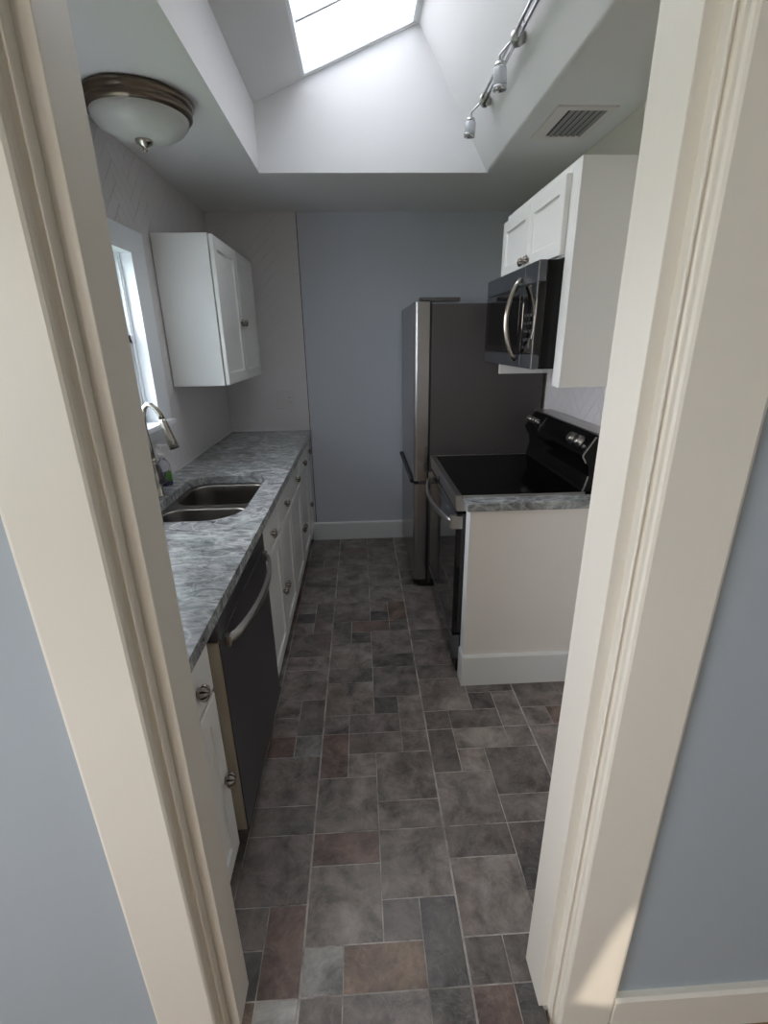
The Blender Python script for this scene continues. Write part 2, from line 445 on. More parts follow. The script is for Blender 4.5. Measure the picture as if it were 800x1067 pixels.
# ceiling with the skylight well ---------------------------------
WX0, WX1, WY0, WY1 = -0.48, 0.69, 1.25, 2.88
SL = 0.384
def zr(x): return 2.648 + SL * (x + 0.48)
RX = 0.33; RZ = zr(RX)
GX0, GX1, GY0, GY1 = -0.236, 0.312, 1.55, 2.866
bm = B()
box(bm, XL - .13, WX0 - .05, YN0, YB + .1, ZC, ZC + .06)
box(bm, WX0 - .05, XR + .13, YN0, WY0 - .05, ZC, ZC + .06)
box(bm, WX0 - .05, XR + .13, WY1 + .05, YB + .1, ZC, ZC + .06); box(bm, WX1 + .1, XR + .13, WY0 - .05, WY0, ZC, ZC + .06); box(bm, WX1 + .1, XR + .13, WY1, WY1 + .05, ZC, ZC + .06)
arc = []
for k in range(9):   # hand-plastered rounded lower edge of the right slope
    t = k / 8
    p0, p1, p2 = Vector((WX1 + .014, ZC)), Vector((WX1 - .001, ZC)), Vector((WX1 - .014 * .515, ZC + .014 * .857))
    q = (1 - t) ** 2 * p0 + 2 * t * (1 - t) * p1 + t * t * p2
    arc.append((q.x, q.y))
prism(bm, [(XR + .13, ZC)] + arc + [(RX, RZ), (RX + .05, RZ + .05), (WX1 + .09, ZC + .06), (XR + .13, ZC + .06)], 'y', WY0, WY1)
prism(bm, [(WX0, ZC), (WX0, zr(WX0)), (WX0 - .05, zr(WX0) + .05), (WX0 - .05, ZC)], 'y', WY0, WY1)
def slope(x0, x1, y0, y1):
    prism(bm, [(x0, zr(x0)), (x1, zr(x1)), (x1, zr(x1) + .07), (x0, zr(x0) + .07)], 'y', y0, y1)
slope(WX0 - .02, GX0, WY0, WY1); slope(GX1, RX + .02, WY0, WY1); slope(GX0, GX1, WY0, GY0); slope(GX0, GX1, GY1, WY1)
end = [(WX0 - .05, ZC), (WX0 - .05, zr(WX0) + .05), (RX, RZ + .08), (RX + .06, RZ + .05), (WX1 + .1, ZC)]
prism(bm, end, 'y', WY1, WY1 + .05); prism(bm, end, 'y', WY0 - .05, WY0)
struct('ceiling', bm, M['ceil'])
bm = B(); box(bm, -2.2, 2.4, -3.3, YN0, 2.45, 2.52); struct('ceiling_dining', bm, M['ceil'])

# skylight = window_2
sk = B()
def sbar(x0, x1, y0, y1, d0, d1):
    prism(sk, [(x0, zr(x0) + d0), (x1, zr(x1) + d0), (x1, zr(x1) + d1), (x0, zr(x0) + d1)], 'y', y0, y1)
fw = 0.014
sbar(GX0, GX0 + fw, GY0, GY1, 0.004, 0.085); sbar(GX1 - fw, GX1, GY0, GY1, 0.004, 0.085)
sbar(GX0, GX1, GY0, GY0 + fw, 0.004, 0.085); sbar(GX0, GX1, GY1 - fw * .6, GY1, 0.004, 0.085)
w2 = struct('window_2', sk, M['winwhite'])
sk = B(); sbar(GX0 + fw - .004, GX1 - fw + .004, GY0 + fw - .004, GY1 - .004, 0.045, 0.049); obj('glass_pane', sk, M['sky_glass'], w2)
for yy in (2.56, 2.33, 2.10, 1.87):
    sk = B(); sbar(GX0 + fw - .002, GX1 - fw + .002, yy - .007, yy + .007, 0.052, 0.075); obj('glazing_bar', sk, M['winwhite'], w2)

# walls -----------------------------------------------------------
WY_0, WY_1, WZ_0, WZ_1 = 1.42, 2.37, 1.195, 1.935      # kitchen window opening
bm = B()
XO = XL - .13
box(bm, XO, XL - .004, YN0, WY_0, -.05, ZC + .02); box(bm, XO, XL - .004, WY_1, YB + .1, -.05, ZC + .02)
box(bm, XO, XL - .004, WY_0, WY_1, -.05, WZ_0); box(bm, XO, XL - .004, WY_0, WY_1, WZ_1, ZC + .02)
herring(bm, [(YN1, WY_0, .9, ZC), (WY_1, YB, .9, ZC), (WY_0, WY_1, .9, WZ_0), (WY_0, WY_1, WZ_1, ZC)], lambda u, v, h: (XL - .004 + h, u, v), gap=.0013, th=.0016)
struct('wall_left', bm, M['tile'])
SEAM = -0.394
bm = B(); box(bm, XL - .1, XR + .1, YB, YB + .1, -.05, ZC + .02); struct('wall_back', bm, M['paint'])
bm = B(); herring(bm, [(XL, SEAM, .9, ZC)], lambda u, v, h: (u, YB - .004 - h, v), gap=.003, th=.0035)
box(bm, XL, SEAM, YB - .004, YB, .85, ZC)
struct('wall_back_tile', bm, M['tile'])
bm = B(); box(bm, SEAM, SEAM + .0035, YB - .0075, YB, .15, ZC - .001); struct('trim_1', bm, M['dark_gap'])
bm = B(); box(bm, XR, XR + .13, YN0, YB + .1, -.05, ZC + .02)
struct('wall_right', bm, M['kitchen_white'])
bm = B(); herring(bm, [(1.86, 2.77, .9, 1.5)], lambda u, v, h: (XR - .004 - h, u, v)); box(bm, XR - .004, XR, 1.86, 2.77, .85, 1.5)
struct('wall_right_tile', bm, M['tile'])
# partition with the cased opening
OH = 2.06
bm = B()
box(bm, -2.2, JL - .036, YN0, YN1, -.10, 2.52); box(bm, JR + .036, 2.4, YN0, YN1, -.10, 2.52); box(bm, JL - .03, JR + .03, YN0, YN1, OH + .03, 2.52)
struct('wall_front', bm, M['near_paint'])
bm = B(); box(bm, XL, JL - .03, YN1, YN1 + .004, 0, ZC); box(bm, JR + .03, XR, YN1, YN1 + .004, 0, ZC); box(bm, JL - .03, JR + .03, YN1, YN1 + .004, OH + .03, ZC); struct('warm_bounce_lining', bm, M['kitchen_white'])  # unseen board added to bounce warmer light into the kitchen
bm = B(); box(bm, -2.2, 2.4, YN0, YN1, 2.52, 4.6); struct('added_sun_block', bm, M['outside'])  # unseen block added above the partition to keep low sun off the skylight

def casing_profile(mir):
    p = [(.415, .668), (.415, .649), (.4165, .6465), (.4185, .6465), (.4225, .652), (.4265, .648), (.4275, .645), (.4275, .637), (.4295, .632), (.434, .6295),
         (.548, .6275), (.554, .630), (.556, .635), (.556, .6445), (.4285, .6445), (.4285, .668)]
    return [((JL + JR) - x, y) for x, y in p][::-1] if mir else p
for nm, mir in (('trim_right', False), ('trim_left', True)):
    bm = B(); prism(bm, casing_profile(mir), 'z', -.05, OH + .02)
    if mir: box(bm, JL - .0225, JL, .666, YN1 - .008, 0, OH, .0015)
    else: box(bm, JR, JR + .0225, .666, YN1 + .004, 0, OH, .0015)
    struct(nm, bm, M['trim'])
bm = B(); box(bm, -.51, .57, .6275, .6445, OH + .02, OH + .15, .003); box(bm, JL, JR, .666, YN1 + .004, OH - .0001, OH + .022, .0015); struct('trim_top', bm, M['trim'])

def baseboard(name, x0, x1, y0, y1, h, m, z0=0):
    bm = B(); prism(bm, [(y1, z0), (y1, h), (y0 + .006, h), (y0, h - .008), (y0, z0)], 'x', x0, x1); struct(name, bm, m)
baseboard('baseboard_right', .5565, 2.2, .6265, .645, .086, M['trim'], -.05)
baseboard('baseboard_left', -2.2, -.4965, .6265, .645, .086, M['trim'], -.05)
baseboard('baseboard_back', -.42, .40, YB - .016, YB, .15, M['base'])

# dining room shell behind the camera
DW = (-1.95, -.25, .75, 2.2)       # window y0,y1,z0,z1 on dining left wall
bm = B()
box(bm, -2.35, -2.2, -3.3, DW[0], -.10, 2.52); box(bm, -2.35, -2.2, DW[1], YN0, -.10, 2.52); box(bm, -2.35, -2.2, DW[0], DW[1], -.10, DW[2]); box(bm, -2.35, -2.2, DW[0], DW[1], DW[3], 2.52)
struct('wall_dining_left', bm, M['near_paint'])
bm = B(); box(bm, 2.4, 2.5, -3.3, YN0, -.10, 2.52); struct('wall_dining_right', bm, M['near_paint'])
bm = B()   # back wall; hole added and shaped to cast a sun patch on the casing
def back(x, z, y=.628): return (x - .15 * (y + 3.35), z + .35 * (y + 3.35))
gap = [back(.452, .09), back(.556, .06), back(.556, .20), back(.556, .40), back(.545, .43), back(.512, .345)]
t = bmesh.new(); plate(t, [(-2.35, -.10), (2.5, -.10), (2.5, 2.52), (-2.35, 2.52)], [gap], -.01, .01)
for v in t.verts: v.co = Vector((v.co.x, -3.35 + v.co.z, v.co.y))
merge(bm, t)
struct('wall_dining_back', bm, M['near_paint'])
bm = B()
for a in (DW[0], (DW[0] + DW[1]) / 2 - .03, DW[1] - .06): box(bm, -2.32, -2.24, a, a + .06, DW[2], DW[3])
box(bm, -2.32, -2.24, DW[0], DW[1], DW[2], DW[2] + .06); box(bm, -2.32, -2.24, DW[0], DW[1], DW[3] - .06, DW[3])
w3 = struct('window_3', bm, M['winwhite'])
bm = B(); box(bm, -2.282, -2.278, DW[0] + .05, DW[1] - .05, DW[2] + .05, DW[3] - .05); obj('glass_pane', bm, M['glass'], w3)

# kitchen window = window_1 (double hung) -------------------------
bm = B()
ci0, ci1 = XL, XL + .015
box(bm, ci0, ci1, WY_1, WY_1 + .135, WZ_0 - .01, WZ_1 + .085, .003)
box(bm, ci0, ci1, WY_0 - .135, WY_0, WZ_0 - .01, WZ_1 + .085, .003)
box(bm, ci0, ci1 + .001, WY_0 - .135, WY_1 + .135, WZ_1, WZ_1 + .085, .003)
box(bm, XL - .125, XL + .0148, WY_1 - .012, WY_1 + .001, WZ_0, WZ_1)      # deep white reveals
box(bm, XL - .125, XL + .0148, WY_0 - .001, WY_0 + .012, WZ_0, WZ_1)
box(bm, XL - .125, XL + .0146, WY_0, WY_1, WZ_1 - .012, WZ_1 + .001)
w1 = struct('window_1', bm, M['winwhite'])
bm = B(); box(bm, XL - .125, XL + .05, WY_0 - .15, WY_1 + .10, WZ_0 - .022, WZ_0 + .002, .005); box(bm, XL, XL + .016, WY_0 - .13, WY_1 + .085, WZ_0 - .075, WZ_0 - .022, .003)
obj('window_sill', bm, M['winwhite'], w1)
ZM = 1.57
def sash(x0, x1, z0, z1, name, jam):
    bm = B(); y0, y1 = WY_0 + .012, WY_1 - .012; s = .042
    box(bm, x0, x1, y0, y0 + s, z0, z1, .003); box(bm, x0, x1, y1 - s, y1, z0, z1, .003); box(bm, x0, x1, y0, y1, z0, z0 + s, .003); box(bm, x0, x1, y0, y1, z1 - s * .9, z1, .003)
    o = obj(name, bm, M['winwhite'], w1)
    bm = B(); box(bm, (x0 + x1) / 2 - .002, (x0 + x1) / 2 + .002, y0 + s - .004, y1 - s + .004, z0 + s - .004, z1 - s * .9 + .004); obj('glass_pane', bm, M['glass'], o)
sash(XL - .108, XL - .0762, ZM - .02, WZ_1 - .012, 'upper_sash', .0)
sash(XL - .0758, XL - .047, WZ_0 + .002, ZM + .02, 'lower_sash', .0)
# side tracks / stops
bm = B(); box(bm, XL - .046, XL - .034, WY_1 - .024, WY_1 - .012, WZ_0 + .002, WZ_1 - .012, .002); box(bm, XL - .0455, XL - .040, WY_1 - .030, WY_1 - .012, ZM, WZ_1 - .012)
obj('sash_stop', bm, M['winwhite'], w1)

# ------------------------------------------------------------------ cabinet knobs
def knob(parent, c, ax, s=1.15):
    bm = B()
    lathe(bm, [(.009 * s, 0), (.007 * s, .003 * s), (.0065 * s, .006 * s)], c, ax, 16)
    lathe(bm, [(.006 * s, .004 * s), (.013 * s, .006 * s), (.0185 * s, .011 * s), (.0195 * s, .015 * s), (.016 * s, .021 * s), (.009 * s, .0245 * s), (.004 * s, .0255 * s)], c, ax, 48, lobes=8, depth=.16, groove_mi=1)
    return obj('knob', bm, [M['pewter'], M['groove']], parent)

# ------------------------------------------------------------------ left base cabinets
XF = -0.43      # face frame plane
XD = -0.410     # door front plane
ZT = .876
def base_cabinet(label, y0, y1, ndoor, drawers, knob_y, dk, open_top=False):
    t = thing('base_cabinet', label, 'cabinet', (XL + .28, (y0 + y1) / 2, 0), 'white base cabinets under the left worktop')
    bm = B()
    x0 = XL + .02
    box(bm, x0, XF - .02, y0, y0 + .016, .1, ZT); box(bm, x0, XF - .02, y1 - .016, y1, .1, ZT)
    box(bm, x0, XF - .02, y0 + .016, y1 - .016, .1, .116); box(bm, x0, x0 + .008, y0 + .016, y1 - .016, .116, ZT)
    box(bm, XF - .02, XF, y0, y0 + .03, .1, ZT); box(bm, XF - .02, XF, y1 - .03, y1, .1, ZT)
    box(bm, XF - .02, XF, y0 + .03, y1 - .03, .1, .13); box(bm, XF - .02, XF, y0 + .03, y1 - .03, ZT - .03, ZT); box(bm, XF - .02, XF, y0 + .03, y1 - .03, .675, .70)
    if ndoor == 2: box(bm, XF - .02, XF, (y0 + y1) / 2 - .02, (y0 + y1) / 2 + .02, .13, .675)
    obj('cabinet_body', bm, M['cab'], t)
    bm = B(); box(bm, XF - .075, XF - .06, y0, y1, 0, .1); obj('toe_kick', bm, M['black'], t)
    n = len(drawers); g = .004
    w = (y1 - y0) / n
    for i, ky in enumerate(drawers):
        bm = B(); shaker(bm, 1, XD, y0 + i * w + g, y0 + (i + 1) * w - g, .695, .853, rail=.012, rec=-.003, ch=.006)
        d = obj('drawer', bm, M['cab'], t); knob(d, (XD + .0028, ky, .770), (1, 0, 0))
    w = (y1 - y0) / ndoor
    for i in range(ndoor):
        bm = B(); shaker(bm, 1, XD, y0 + i * w + g, y0 + (i + 1) * w - g, .112, .682)
        d = obj('door', bm, M['cab'], t); knob(d, (XD, knob_y[i], dk), (1, 0, 0))
    return t
base_cabinet('narrow white base cabinet between the doorway and the dishwasher, nearest in the row', .775, 1.045, 1, [.93], [1.012], .40)
base_cabinet('white sink base cabinet right behind the dishwasher, below the double sink', 1.728, 2.53, 2, [1.925, 2.335], [2.095, 2.16], .393)
base_cabinet('white two-door base cabinet between the sink base and the corner unit, with two drawers', 2.532, 3.40, 2, [2.79, 3.19], [2.935, 3.0], .38)
base_cabinet('narrow white single-door base cabinet at the back end of the row, against the blue-grey wall', 3.402, 3.645, 1, [3.55], [3.45], .38)

# ------------------------------------------------------------------ countertop, sink, faucet, soap
hole = rrect(-.86, -.482, 1.715, 2.36, [.075, .10, .10, .15], 10)
ct = thing('countertop', 'long grey-green granite worktop with white veins along the left wall', 'countertop', (-.69, 2.2, .876))
bm = B(); plate(bm, [(XL + .001, .77), (-.385, .77), (-.385, YB - .01), (XL + .001, YB - .01)], [hole], .8765, .914)
tops = [e for e in bm.edges if all(abs(v.co.z - .914) < 1e-4 for v in e.verts) and len(e.link_faces) == 2 and any(abs(f.normal.z) < .5 for f in e.link_faces)]
obj('slab', bm, M['granite'], ct)
bm = B(); box(bm, XL, XL + .006, WY_1 + .1, YB - .012, .9141, .919); box(bm, XL + .006, SEAM, YB - .0145, YB - .009, .9141, .919); obj('caulk_line', bm, M['tile'], ct)

sink = thing('kitchen_sink', 'stainless steel double-bowl sink set under the granite worktop', 'sink', (-.67, 2.04, .70))
b1 = rrect(-.852, -.49, 1.722, 1.985, [.07, .08, .09, .14], 10)
b2 = rrect(-.845, -.49, 2.02, 2.352, [.07, .09, .08, .07], 10)
bm = B(); plate(bm, rrect(-.88, -.455, 1.70, 2.385, .06, 8), [b1, b2], .8715, .876); obj('sink_rim', bm, M['sink_steel'], sink)
def bowl(lp, depth, name):
    cx = sum(p[0] for p in lp) / len(lp); cy = sum(p[1] for p in lp) / len(lp)
    bm = B(); rings = []
    for s, z in ((1, .8714), (.985, .862), (.97, .80), (.95, .72), (.92, .70), (.86, .692), (.55, .69), (.1, .688)):
        rings.append([bm.verts.new((cx + (x - cx) * s, cy + (y - cy) * s, .8714 - (.8714 - z) * depth)) for x, y in lp])
    for a, b in zip(rings, rings[1:]):
        for k in range(len(a)):
            f = bm.faces.new((a[k], a[(k + 1) % len(a)], b[(k + 1) % len(a)], b[k])); f.smooth = True
    bm.faces.new(rings[-1])
    o = obj(name, bm, M['sink_steel'], sink)
    md = o.modifiers.new('thickness', 'SOLIDIFY'); md.thickness = .0012; md.offset = -1
    zb = .8714 - (.8714 - .689) * depth
    bm = B(); lathe(bm, [(.042, .001), (.042, .004), (.03, .0045), (.02, .002), (.004, .002)], (cx, cy, zb), n=32); obj('drain', bm, M['nickel'], o)
bowl(b1, .95, 'bowl'); bowl(b2, 1.0, 'bowl')

fc = thing('kitchen_faucet', 'tall brushed nickel pull-down faucet arching over the double sink', 'faucet', (-.903, 2.052, .914))
bm = B(); lathe(bm, [(.027, 0), (.027, .006), (.021, .012), (.0185, .05), (.0185, .075), (.015, .10), (.0125, .14), (.0135, .142), (.0135, .15), (.012, .152), (.012, .158), (.0135, .16), (.0135, .166), (.0105, .17)], (-.903, 2.052, .9142), n=28)
obj('faucet_body', bm, M['nickel'], fc)
bm = B()
path = [(-.904, 1.08), (-.908, 1.14), (-.914, 1.20), (-.915, 1.245), (-.911, 1.276), (-.902, 1.299), (-.888, 1.312), (-.872, 1.311), (-.856, 1.297), (-.843, 1.273), (-.835, 1.248)]
tube(bm, [(x, 2.052, z) for x, z in path], [.0105] * 8 + [.0108, .0115, .0125], 18); obj('spout', bm, M['nickel'], fc)
bm = B(); tube(bm, [(-.836, 2.052, 1.252), (-.833, 2.052, 1.240), (-.826, 2.052, 1.215), (-.815, 2.052, 1.170), (-.805, 2.052, 1.130)], [.0125, .0145, .0155, .018, .0205], 20)
o = obj('spray_head', bm, M['nickel'], fc)
bm = B(); tube(bm, [(-.8052, 2.052, 1.131), (-.804, 2.052, 1.126)], [.0195, .0195], 20); obj('spray_face', bm, M['black'], o)
bm = B(); tube(bm, [(-.895, 2.052, .975), (-.875, 2.05, .985), (-.862, 2.049, .99)], [.013, .012, .011], 16); tube(bm, [(-.866, 2.049, .988), (-.874, 2.047, 1.01), (-.884, 2.045, 1.058)], [.0065, .006, .0075], 12); obj('lever_handle', bm, M['dark_steel'], fc)

sp = thing('soap_bottle', 'clear pump bottle of purple soap with a green leaf label behind the faucet', 'bottle', (-.937, 2.22, .914))
bm = B(); c = (-.937, 2.22, .9142)
lathe(bm, [(.029, 0), (.032, .004), (.032, .075), (.030, .10), (.022, .118), (.012, .126), (.012, .138)], c, n=28); obj('bottle_body', bm, M['clear'], sp)
bm = B(); lathe(bm, [(.027, .003), (.0305, .006), (.0305, .062)], c, n=28); obj('liquid_soap', bm, M['purple'], sp)
bm = B()
for k in range(9):
    pass
pa = [(-.937 + .0326 * math.cos(a), 2.22 + .0326 * math.sin(a)) for a in [math.radians(v) for v in range(-62, 11, 8)]]
vsl = [bm.verts.new((x, y, .935 + .02 * abs(i - 4.5) / 4.5)) for i, (x, y) in enumerate(pa)]; vsh = [bm.verts.new((x, y, .995 - .018 * abs(i - 4) / 4)) for i, (x, y) in enumerate(pa)]
for i in range(len(pa) - 1): bm.faces.new((vsl[i], vsl[i + 1], vsh[i + 1], vsh[i])).smooth = True
obj('leaf_label', bm, M['green'], sp)
bm = B(); lathe(bm, [(.0145, .136), (.0145, .154), (.006, .157), (.0045, .16), (.0045, .185), (.013, .187), (.013, .196), (.004, .199)], c, n=24)
box(bm, -.937, -.905, 2.214, 2.226, .914 + .187, .914 + .196, .002); obj('pump', bm, M['white_pl'], sp)

# ------------------------------------------------------------------ dishwasher
dw = thing('dishwasher', 'black stainless dishwasher with a bowed bar handle under the granite worktop', 'dishwasher', (-.68, 1.40, 0))
Y0, Y1 = 1.085, 1.718
bm = B(); box(bm, XL + .03, -.445, Y0 + .006, Y1 - .006, .09, .866, .004); obj('tub', bm, M['black'], dw)
bm = B(); box(bm, -.4385, -.397, Y0, Y1, .105, .800, .004); d = obj('door', bm, mat('steel_painted_reflection', (206, 196, 176), .36, .3), dw)  # beige base colour stands for the cream casing reflected in the steel side
bm = B(); box(bm, -.3968, -.393, Y0, Y1, .105, .800, .0015); obj('door_panel', bm, M['dark_steel'], d)
bm = B(); box(bm, -.4385, -.393, Y0, Y1, .803, .858, .004); obj('control_panel', bm, M['dark_steel'], dw)
bm = B(); box(bm, -.4385, -.40, Y0, Y1, .859, .871, .002); obj('vent_strip', bm, M['black'], dw)
bm = B(); box(bm, -.505, -.47, Y0 + .006, Y1 - .006, 0, .095); obj('toe_kick', bm, M['black'], dw)
bm = B(); pts = []
for k in range(17):
    t = k / 16; y = Y0 + .05 + t * (Y1 - Y0 - .08)
    pts.append((-.386 + .050 * math.sin(PI * min(1, max(0, t))) ** .6, y, .775))
n = len(pts)
prev = None
for x, y, z in pts:   # flat bowed bar, rectangular section
    ring = [bm.verts.new((x - .007, y, z - .013)), bm.verts.new((x + .006, y, z - .011)), bm.verts.new((x + .006, y, z + .011)), bm.verts.new((x - .007, y, z + .013))]
    if prev:
        for k in range(4): bm.faces.new((prev[k], prev[(k + 1) % 4], ring[(k + 1) % 4], ring[k])).smooth = k in (1, 3)
    else: bm.faces.new(ring[::-1])
    prev = ring
bm.faces.new(prev)
box(bm, -.3935, -.378, Y0 + .043, Y0 + .062, .758, .792, .002); box(bm, -.3935, -.378, Y1 - .042, Y1 - .022, .758, .792, .002)
obj('handle', bm, M['steel'], d)

# ------------------------------------------------------------------ left wall cabinet
wc = thing('wall_cabinet', 'white two-door wall cabinet beside the window above the left worktop', 'cabinet', (-.84, 3.07, 1.33))
y0, y1, z0, z1 = 2.632, 3.52, 1.335, 2.049
bm = B(); box(bm, XL + .003, -.7155, y0, y1, z0, z1, .0015); obj('cabinet_body', bm, M['cab'], wc)
ym = (y0 + y1) / 2
for a, b, ky in ((y0 + .004, ym - .002, ym - .03), (ym + .002, y1 - .004, ym + .03)):
    bm = B(); shaker(bm, 1, -.690, a, b, z0 + .004, z1 - .004, th=.019); d = obj('door', bm, M['cab'], wc); knob(d, (-.690, ky, 1.66), (1, 0, 0))

# ------------------------------------------------------------------ right: panels, cabinet, microwave
XP = .757
rc = thing('wall_cabinet', 'white two-door wall cabinet above the microwave with tall white end panels', 'cabinet', (.92, 2.24, 1.37))
bm = B(); box(bm, XP, XR - .009, 1.83, 1.85, 1.37, 2.115, .0012); box(bm, XP, XP + .02, 1.85, 1.902, 1.37, 2.115, .001); obj('end_panel', bm, M['cab'], rc)
bm = B(); box(bm, XP, XR - .009, 2.645, 2.665, 1.37, 2.115, .0012); obj('end_panel', bm, M['cab'], rc)
bm = B(); box(bm, XP, XR - .009, 1.9025, 2.6445, 1.826, 2.115, .001); obj('cabinet_body', bm, M['cab'], rc)
for a, b, ky in ((1.905, 2.272, 2.245), (2.276, 2.66, 2.315)):
    bm = B(); shaker(bm, -1, XP - .021, a, b, 1.832, 2.085, th=.0195, rail=.05); d = obj('door', bm, M['cab'], rc); knob(d, (XP - .021, ky, 1.866), (-1, 0, 0), 1.0)

mw = thing('microwave_oven', 'black over-the-range microwave with a bowed steel handle', 'microwave', (.87, 2.27, 1.43))
mY0, mY1, mZ0, mZ1 = 1.906, 2.642, 1.435, 1.82
XM = .668
bm = B(); box(bm, XM + .03, XR - .01, mY0, mY1, mZ0, mZ1, .003); obj('body', bm, M['black_gloss'], mw)
yc = 2.055    # split between door and control panel
bm = B(); box(bm, XM, XM + .0295, yc + .002, mY1, mZ0 + .056, mZ1 - .075, .003); d = obj('door', bm, M['black_glass'], mw)
bm = B(); box(bm, XM - .0015, XM + .001, yc + .045, mY1 - .06, mZ0 + .085, mZ1 - .10, .001); obj('door_window', bm, M['cooktop'], d)
bm = B(); pts = []
for k in range(15):
    t = k / 14; z = mZ0 + .03 + t * (mZ1 - mZ0 - .075); pts.append((XM - .004 - .052 * math.sin(PI * t) ** .7, yc + .035, z))
tube(bm, pts, .0105, 14); obj('handle', bm, M['nickel'], d)
bm = B(); box(bm, XM, XM + .0295, mY0, yc - .002, mZ0 + .056, mZ1 - .075, .003)
cp = obj('control_panel', bm, M['black_glass'], mw)
bm = B()
for r in range(5):
    for q in range(3):
        bm = B(); box(bm, XM - .0012, XM + .001, mY0 + .03 + q * .034, mY0 + .052 + q * .034, mZ0 + .075 + r * .03, mZ0 + .085 + r * .03); obj('button', bm, M['key'], cp)
bm = B(); box(bm, XM, XM + .0295, yc + .001, mY1, mZ1 - .073, mZ1, .003); box(bm, XM, XM + .0295, mY0, yc - .001, mZ1 - .073, mZ1, .003); obj('vent_grille', bm, M['grey_band'], mw)
bm = B(); box(bm, XM, XM + .0295, yc + .001, mY1, mZ0, mZ0 + .054, .003); box(bm, XM, XM + .0295, mY0, yc - .001, mZ0, mZ0 + .054, .003); obj('lower_trim', bm, M['grey_band'], mw)
bm = B(); box(bm, XM - .0012, XM + .002, mY0 - .0005, mY0 + .004, mZ0 + .003, mZ1 - .003); box(bm, XM - .0012, XM + .002, yc - .002, yc + .002, mZ1 - .14, mZ1 - .003); obj('edge_trim', bm, M['chrome'], mw)
bm = B(); box(bm, XM + .05, XR - .06, mY0 + .12, mY1 - .12, mZ0 - .004, mZ0 + .001, .001); obj('underside_filter', bm, M['grey_band'], mw)

# ------------------------------------------------------------------ range
rg = thing('electric_range', 'black glass-top electric range with steel trim between the fridge and the white end panel', 'stove', (.75, 2.28, 0))
rY0, rY1 = 1.906, 2.662
RF = .398
bm = B(); box(bm, RF + .045, XR - .012, rY0 + .004, rY1 - .004, .03, .905, .003); obj('body', bm, M['black_gloss'], rg)
bm = B(); box(bm, RF - .004, .955, rY0, rY1, .906, .921, .003); obj('cooktop', bm, M['cooktop'], rg)
bm = B(); box(bm, RF - .006, RF + .022, rY0 - .0005, rY1 + .0005, .9055, .9225, .002); box(bm, RF - .006, .955, rY1 - .012, rY1 + .0006, .9058, .9228, .002); box(bm, RF + .022, .955, rY0 - .0006, rY0 + .006, .9058, .9224, .002)
obj('cooktop_trim', bm, M['steel'], rg)
bm = B(); prism(bm, [(RF, .852), (RF + .044, .852), (RF + .044, .905), (RF - .004, .905), (RF - .004, .895)], 'y', rY0, rY1); fp = obj('front_panel', bm, M['steel'], rg)
bm = B(); lathe(bm, [(.0165, 0), (.0165, .0015), (.014, .002)], (RF - .0015, 2.36, .877), (-1, 0, .05), 24); box(bm, RF - .0032, RF - .0016, 2.335, 2.385, .857, .8595); obj('badge', bm, M['black'], fp)
bm = B(); box(bm, RF + .004, RF + .044, rY0 + .003, rY1 - .003, .235, .838, .004); d = obj('oven_door', bm, M['black_glass'], rg)
bm = B(); box(bm, RF, RF + .0045, rY0 + .003, rY1 - .003, .235, .80, .0015); obj('door_glass', bm, M['black_glass'], d)
bm = B()
prev = None
for k in range(17):
    t = k / 16; y = rY0 + .02 + t * (rY1 - rY0 - .04); x = RF - .008 - .052 * math.sin(PI * t) ** .65
    ring = [bm.verts.new((x + .008 * math.cos(a), y, .79 + .015 * math.sin(a))) for a in [2 * PI * q / 12 for q in range(12)]]
    if prev:
        for q in range(12): bm.faces.new((prev[q], prev[(q + 1) % 12], ring[(q + 1) % 12], ring[q])).smooth = True
    else: bm.faces.new(ring[::-1])
    prev = ring
bm.faces.new(prev)
box(bm, RF - .022, RF + .030, rY0 + .0015, rY0 + .03, .768, .828, .003); box(bm, RF - .016, RF + .030, rY1 - .03, rY1 - .002, .768, .828, .003)
obj('handle', bm, M['steel'], d)
bm = B(); box(bm, RF + .004, RF + .044, rY0 + .003, rY1 - .003, .085, .228, .004); d = obj('drawer', bm, M['black_glass'], rg)
bm = B(); box(bm, RF - .002, RF + .038, rY0 + .0022, rY0 + .014, .09, .222, .002); box(bm, RF - .002, RF + .006, rY0 + .003, rY1 - .003, .205, .222, .002); obj('drawer_trim', bm, M['grey_band'], d)
bm = B(); box(bm, RF + .03, RF + .06, rY0 + .02, rY1 - .02, .0, .084, .004); obj('toe_plate', bm, M['black'], rg)
prof = [(XR - .012, .921), (.945, .921), (.950, .935), (.962, .990), (.957, 1.030), (.935, 1.066), (.929, 1.079), (.932, 1.088), (.976, 1.158), (.984, 1.166), (XR - .012, 1.166)]
bm = B(); prism(bm, prof, 'y', rY0 + .004, rY1 - .004); bg = obj('backguard', bm, M['black_gloss'], rg)
def strip_along(bm, pts, w, y0, y1):
    for (xa, za), (xb, zb) in zip(pts, pts[1:]):
        dx, dz = xb - xa, zb - za; l = math.hypot(dx, dz); nx, nz = -dz / l * w, dx / l * w
        prism(bm, [(xa, za), (xb, zb), (xb + nx, zb + nz), (xa + nx, za + nz)], 'y', y0, y1)
bm = B(); strip_along(bm, [(.945, .9225), (.950, .936), (.962, .990)], .004, rY0 + .002, rY0 + .010); strip_along(bm, [(.945, 1.050), (.929, 1.077), (.932, 1.088), (.976, 1.158)], .004, rY0 + .002, rY0 + .010)
box(bm, .976, XR - .0125, rY0 + .002, rY1 - .002, 1.1655, 1.1735, .002); strip_along(bm, [(.932, 1.090), (.974, 1.156)], .002, 2.46, 2.464); obj('backguard_trim', bm, M['steel'], bg)
nx, nz = -.847, .532
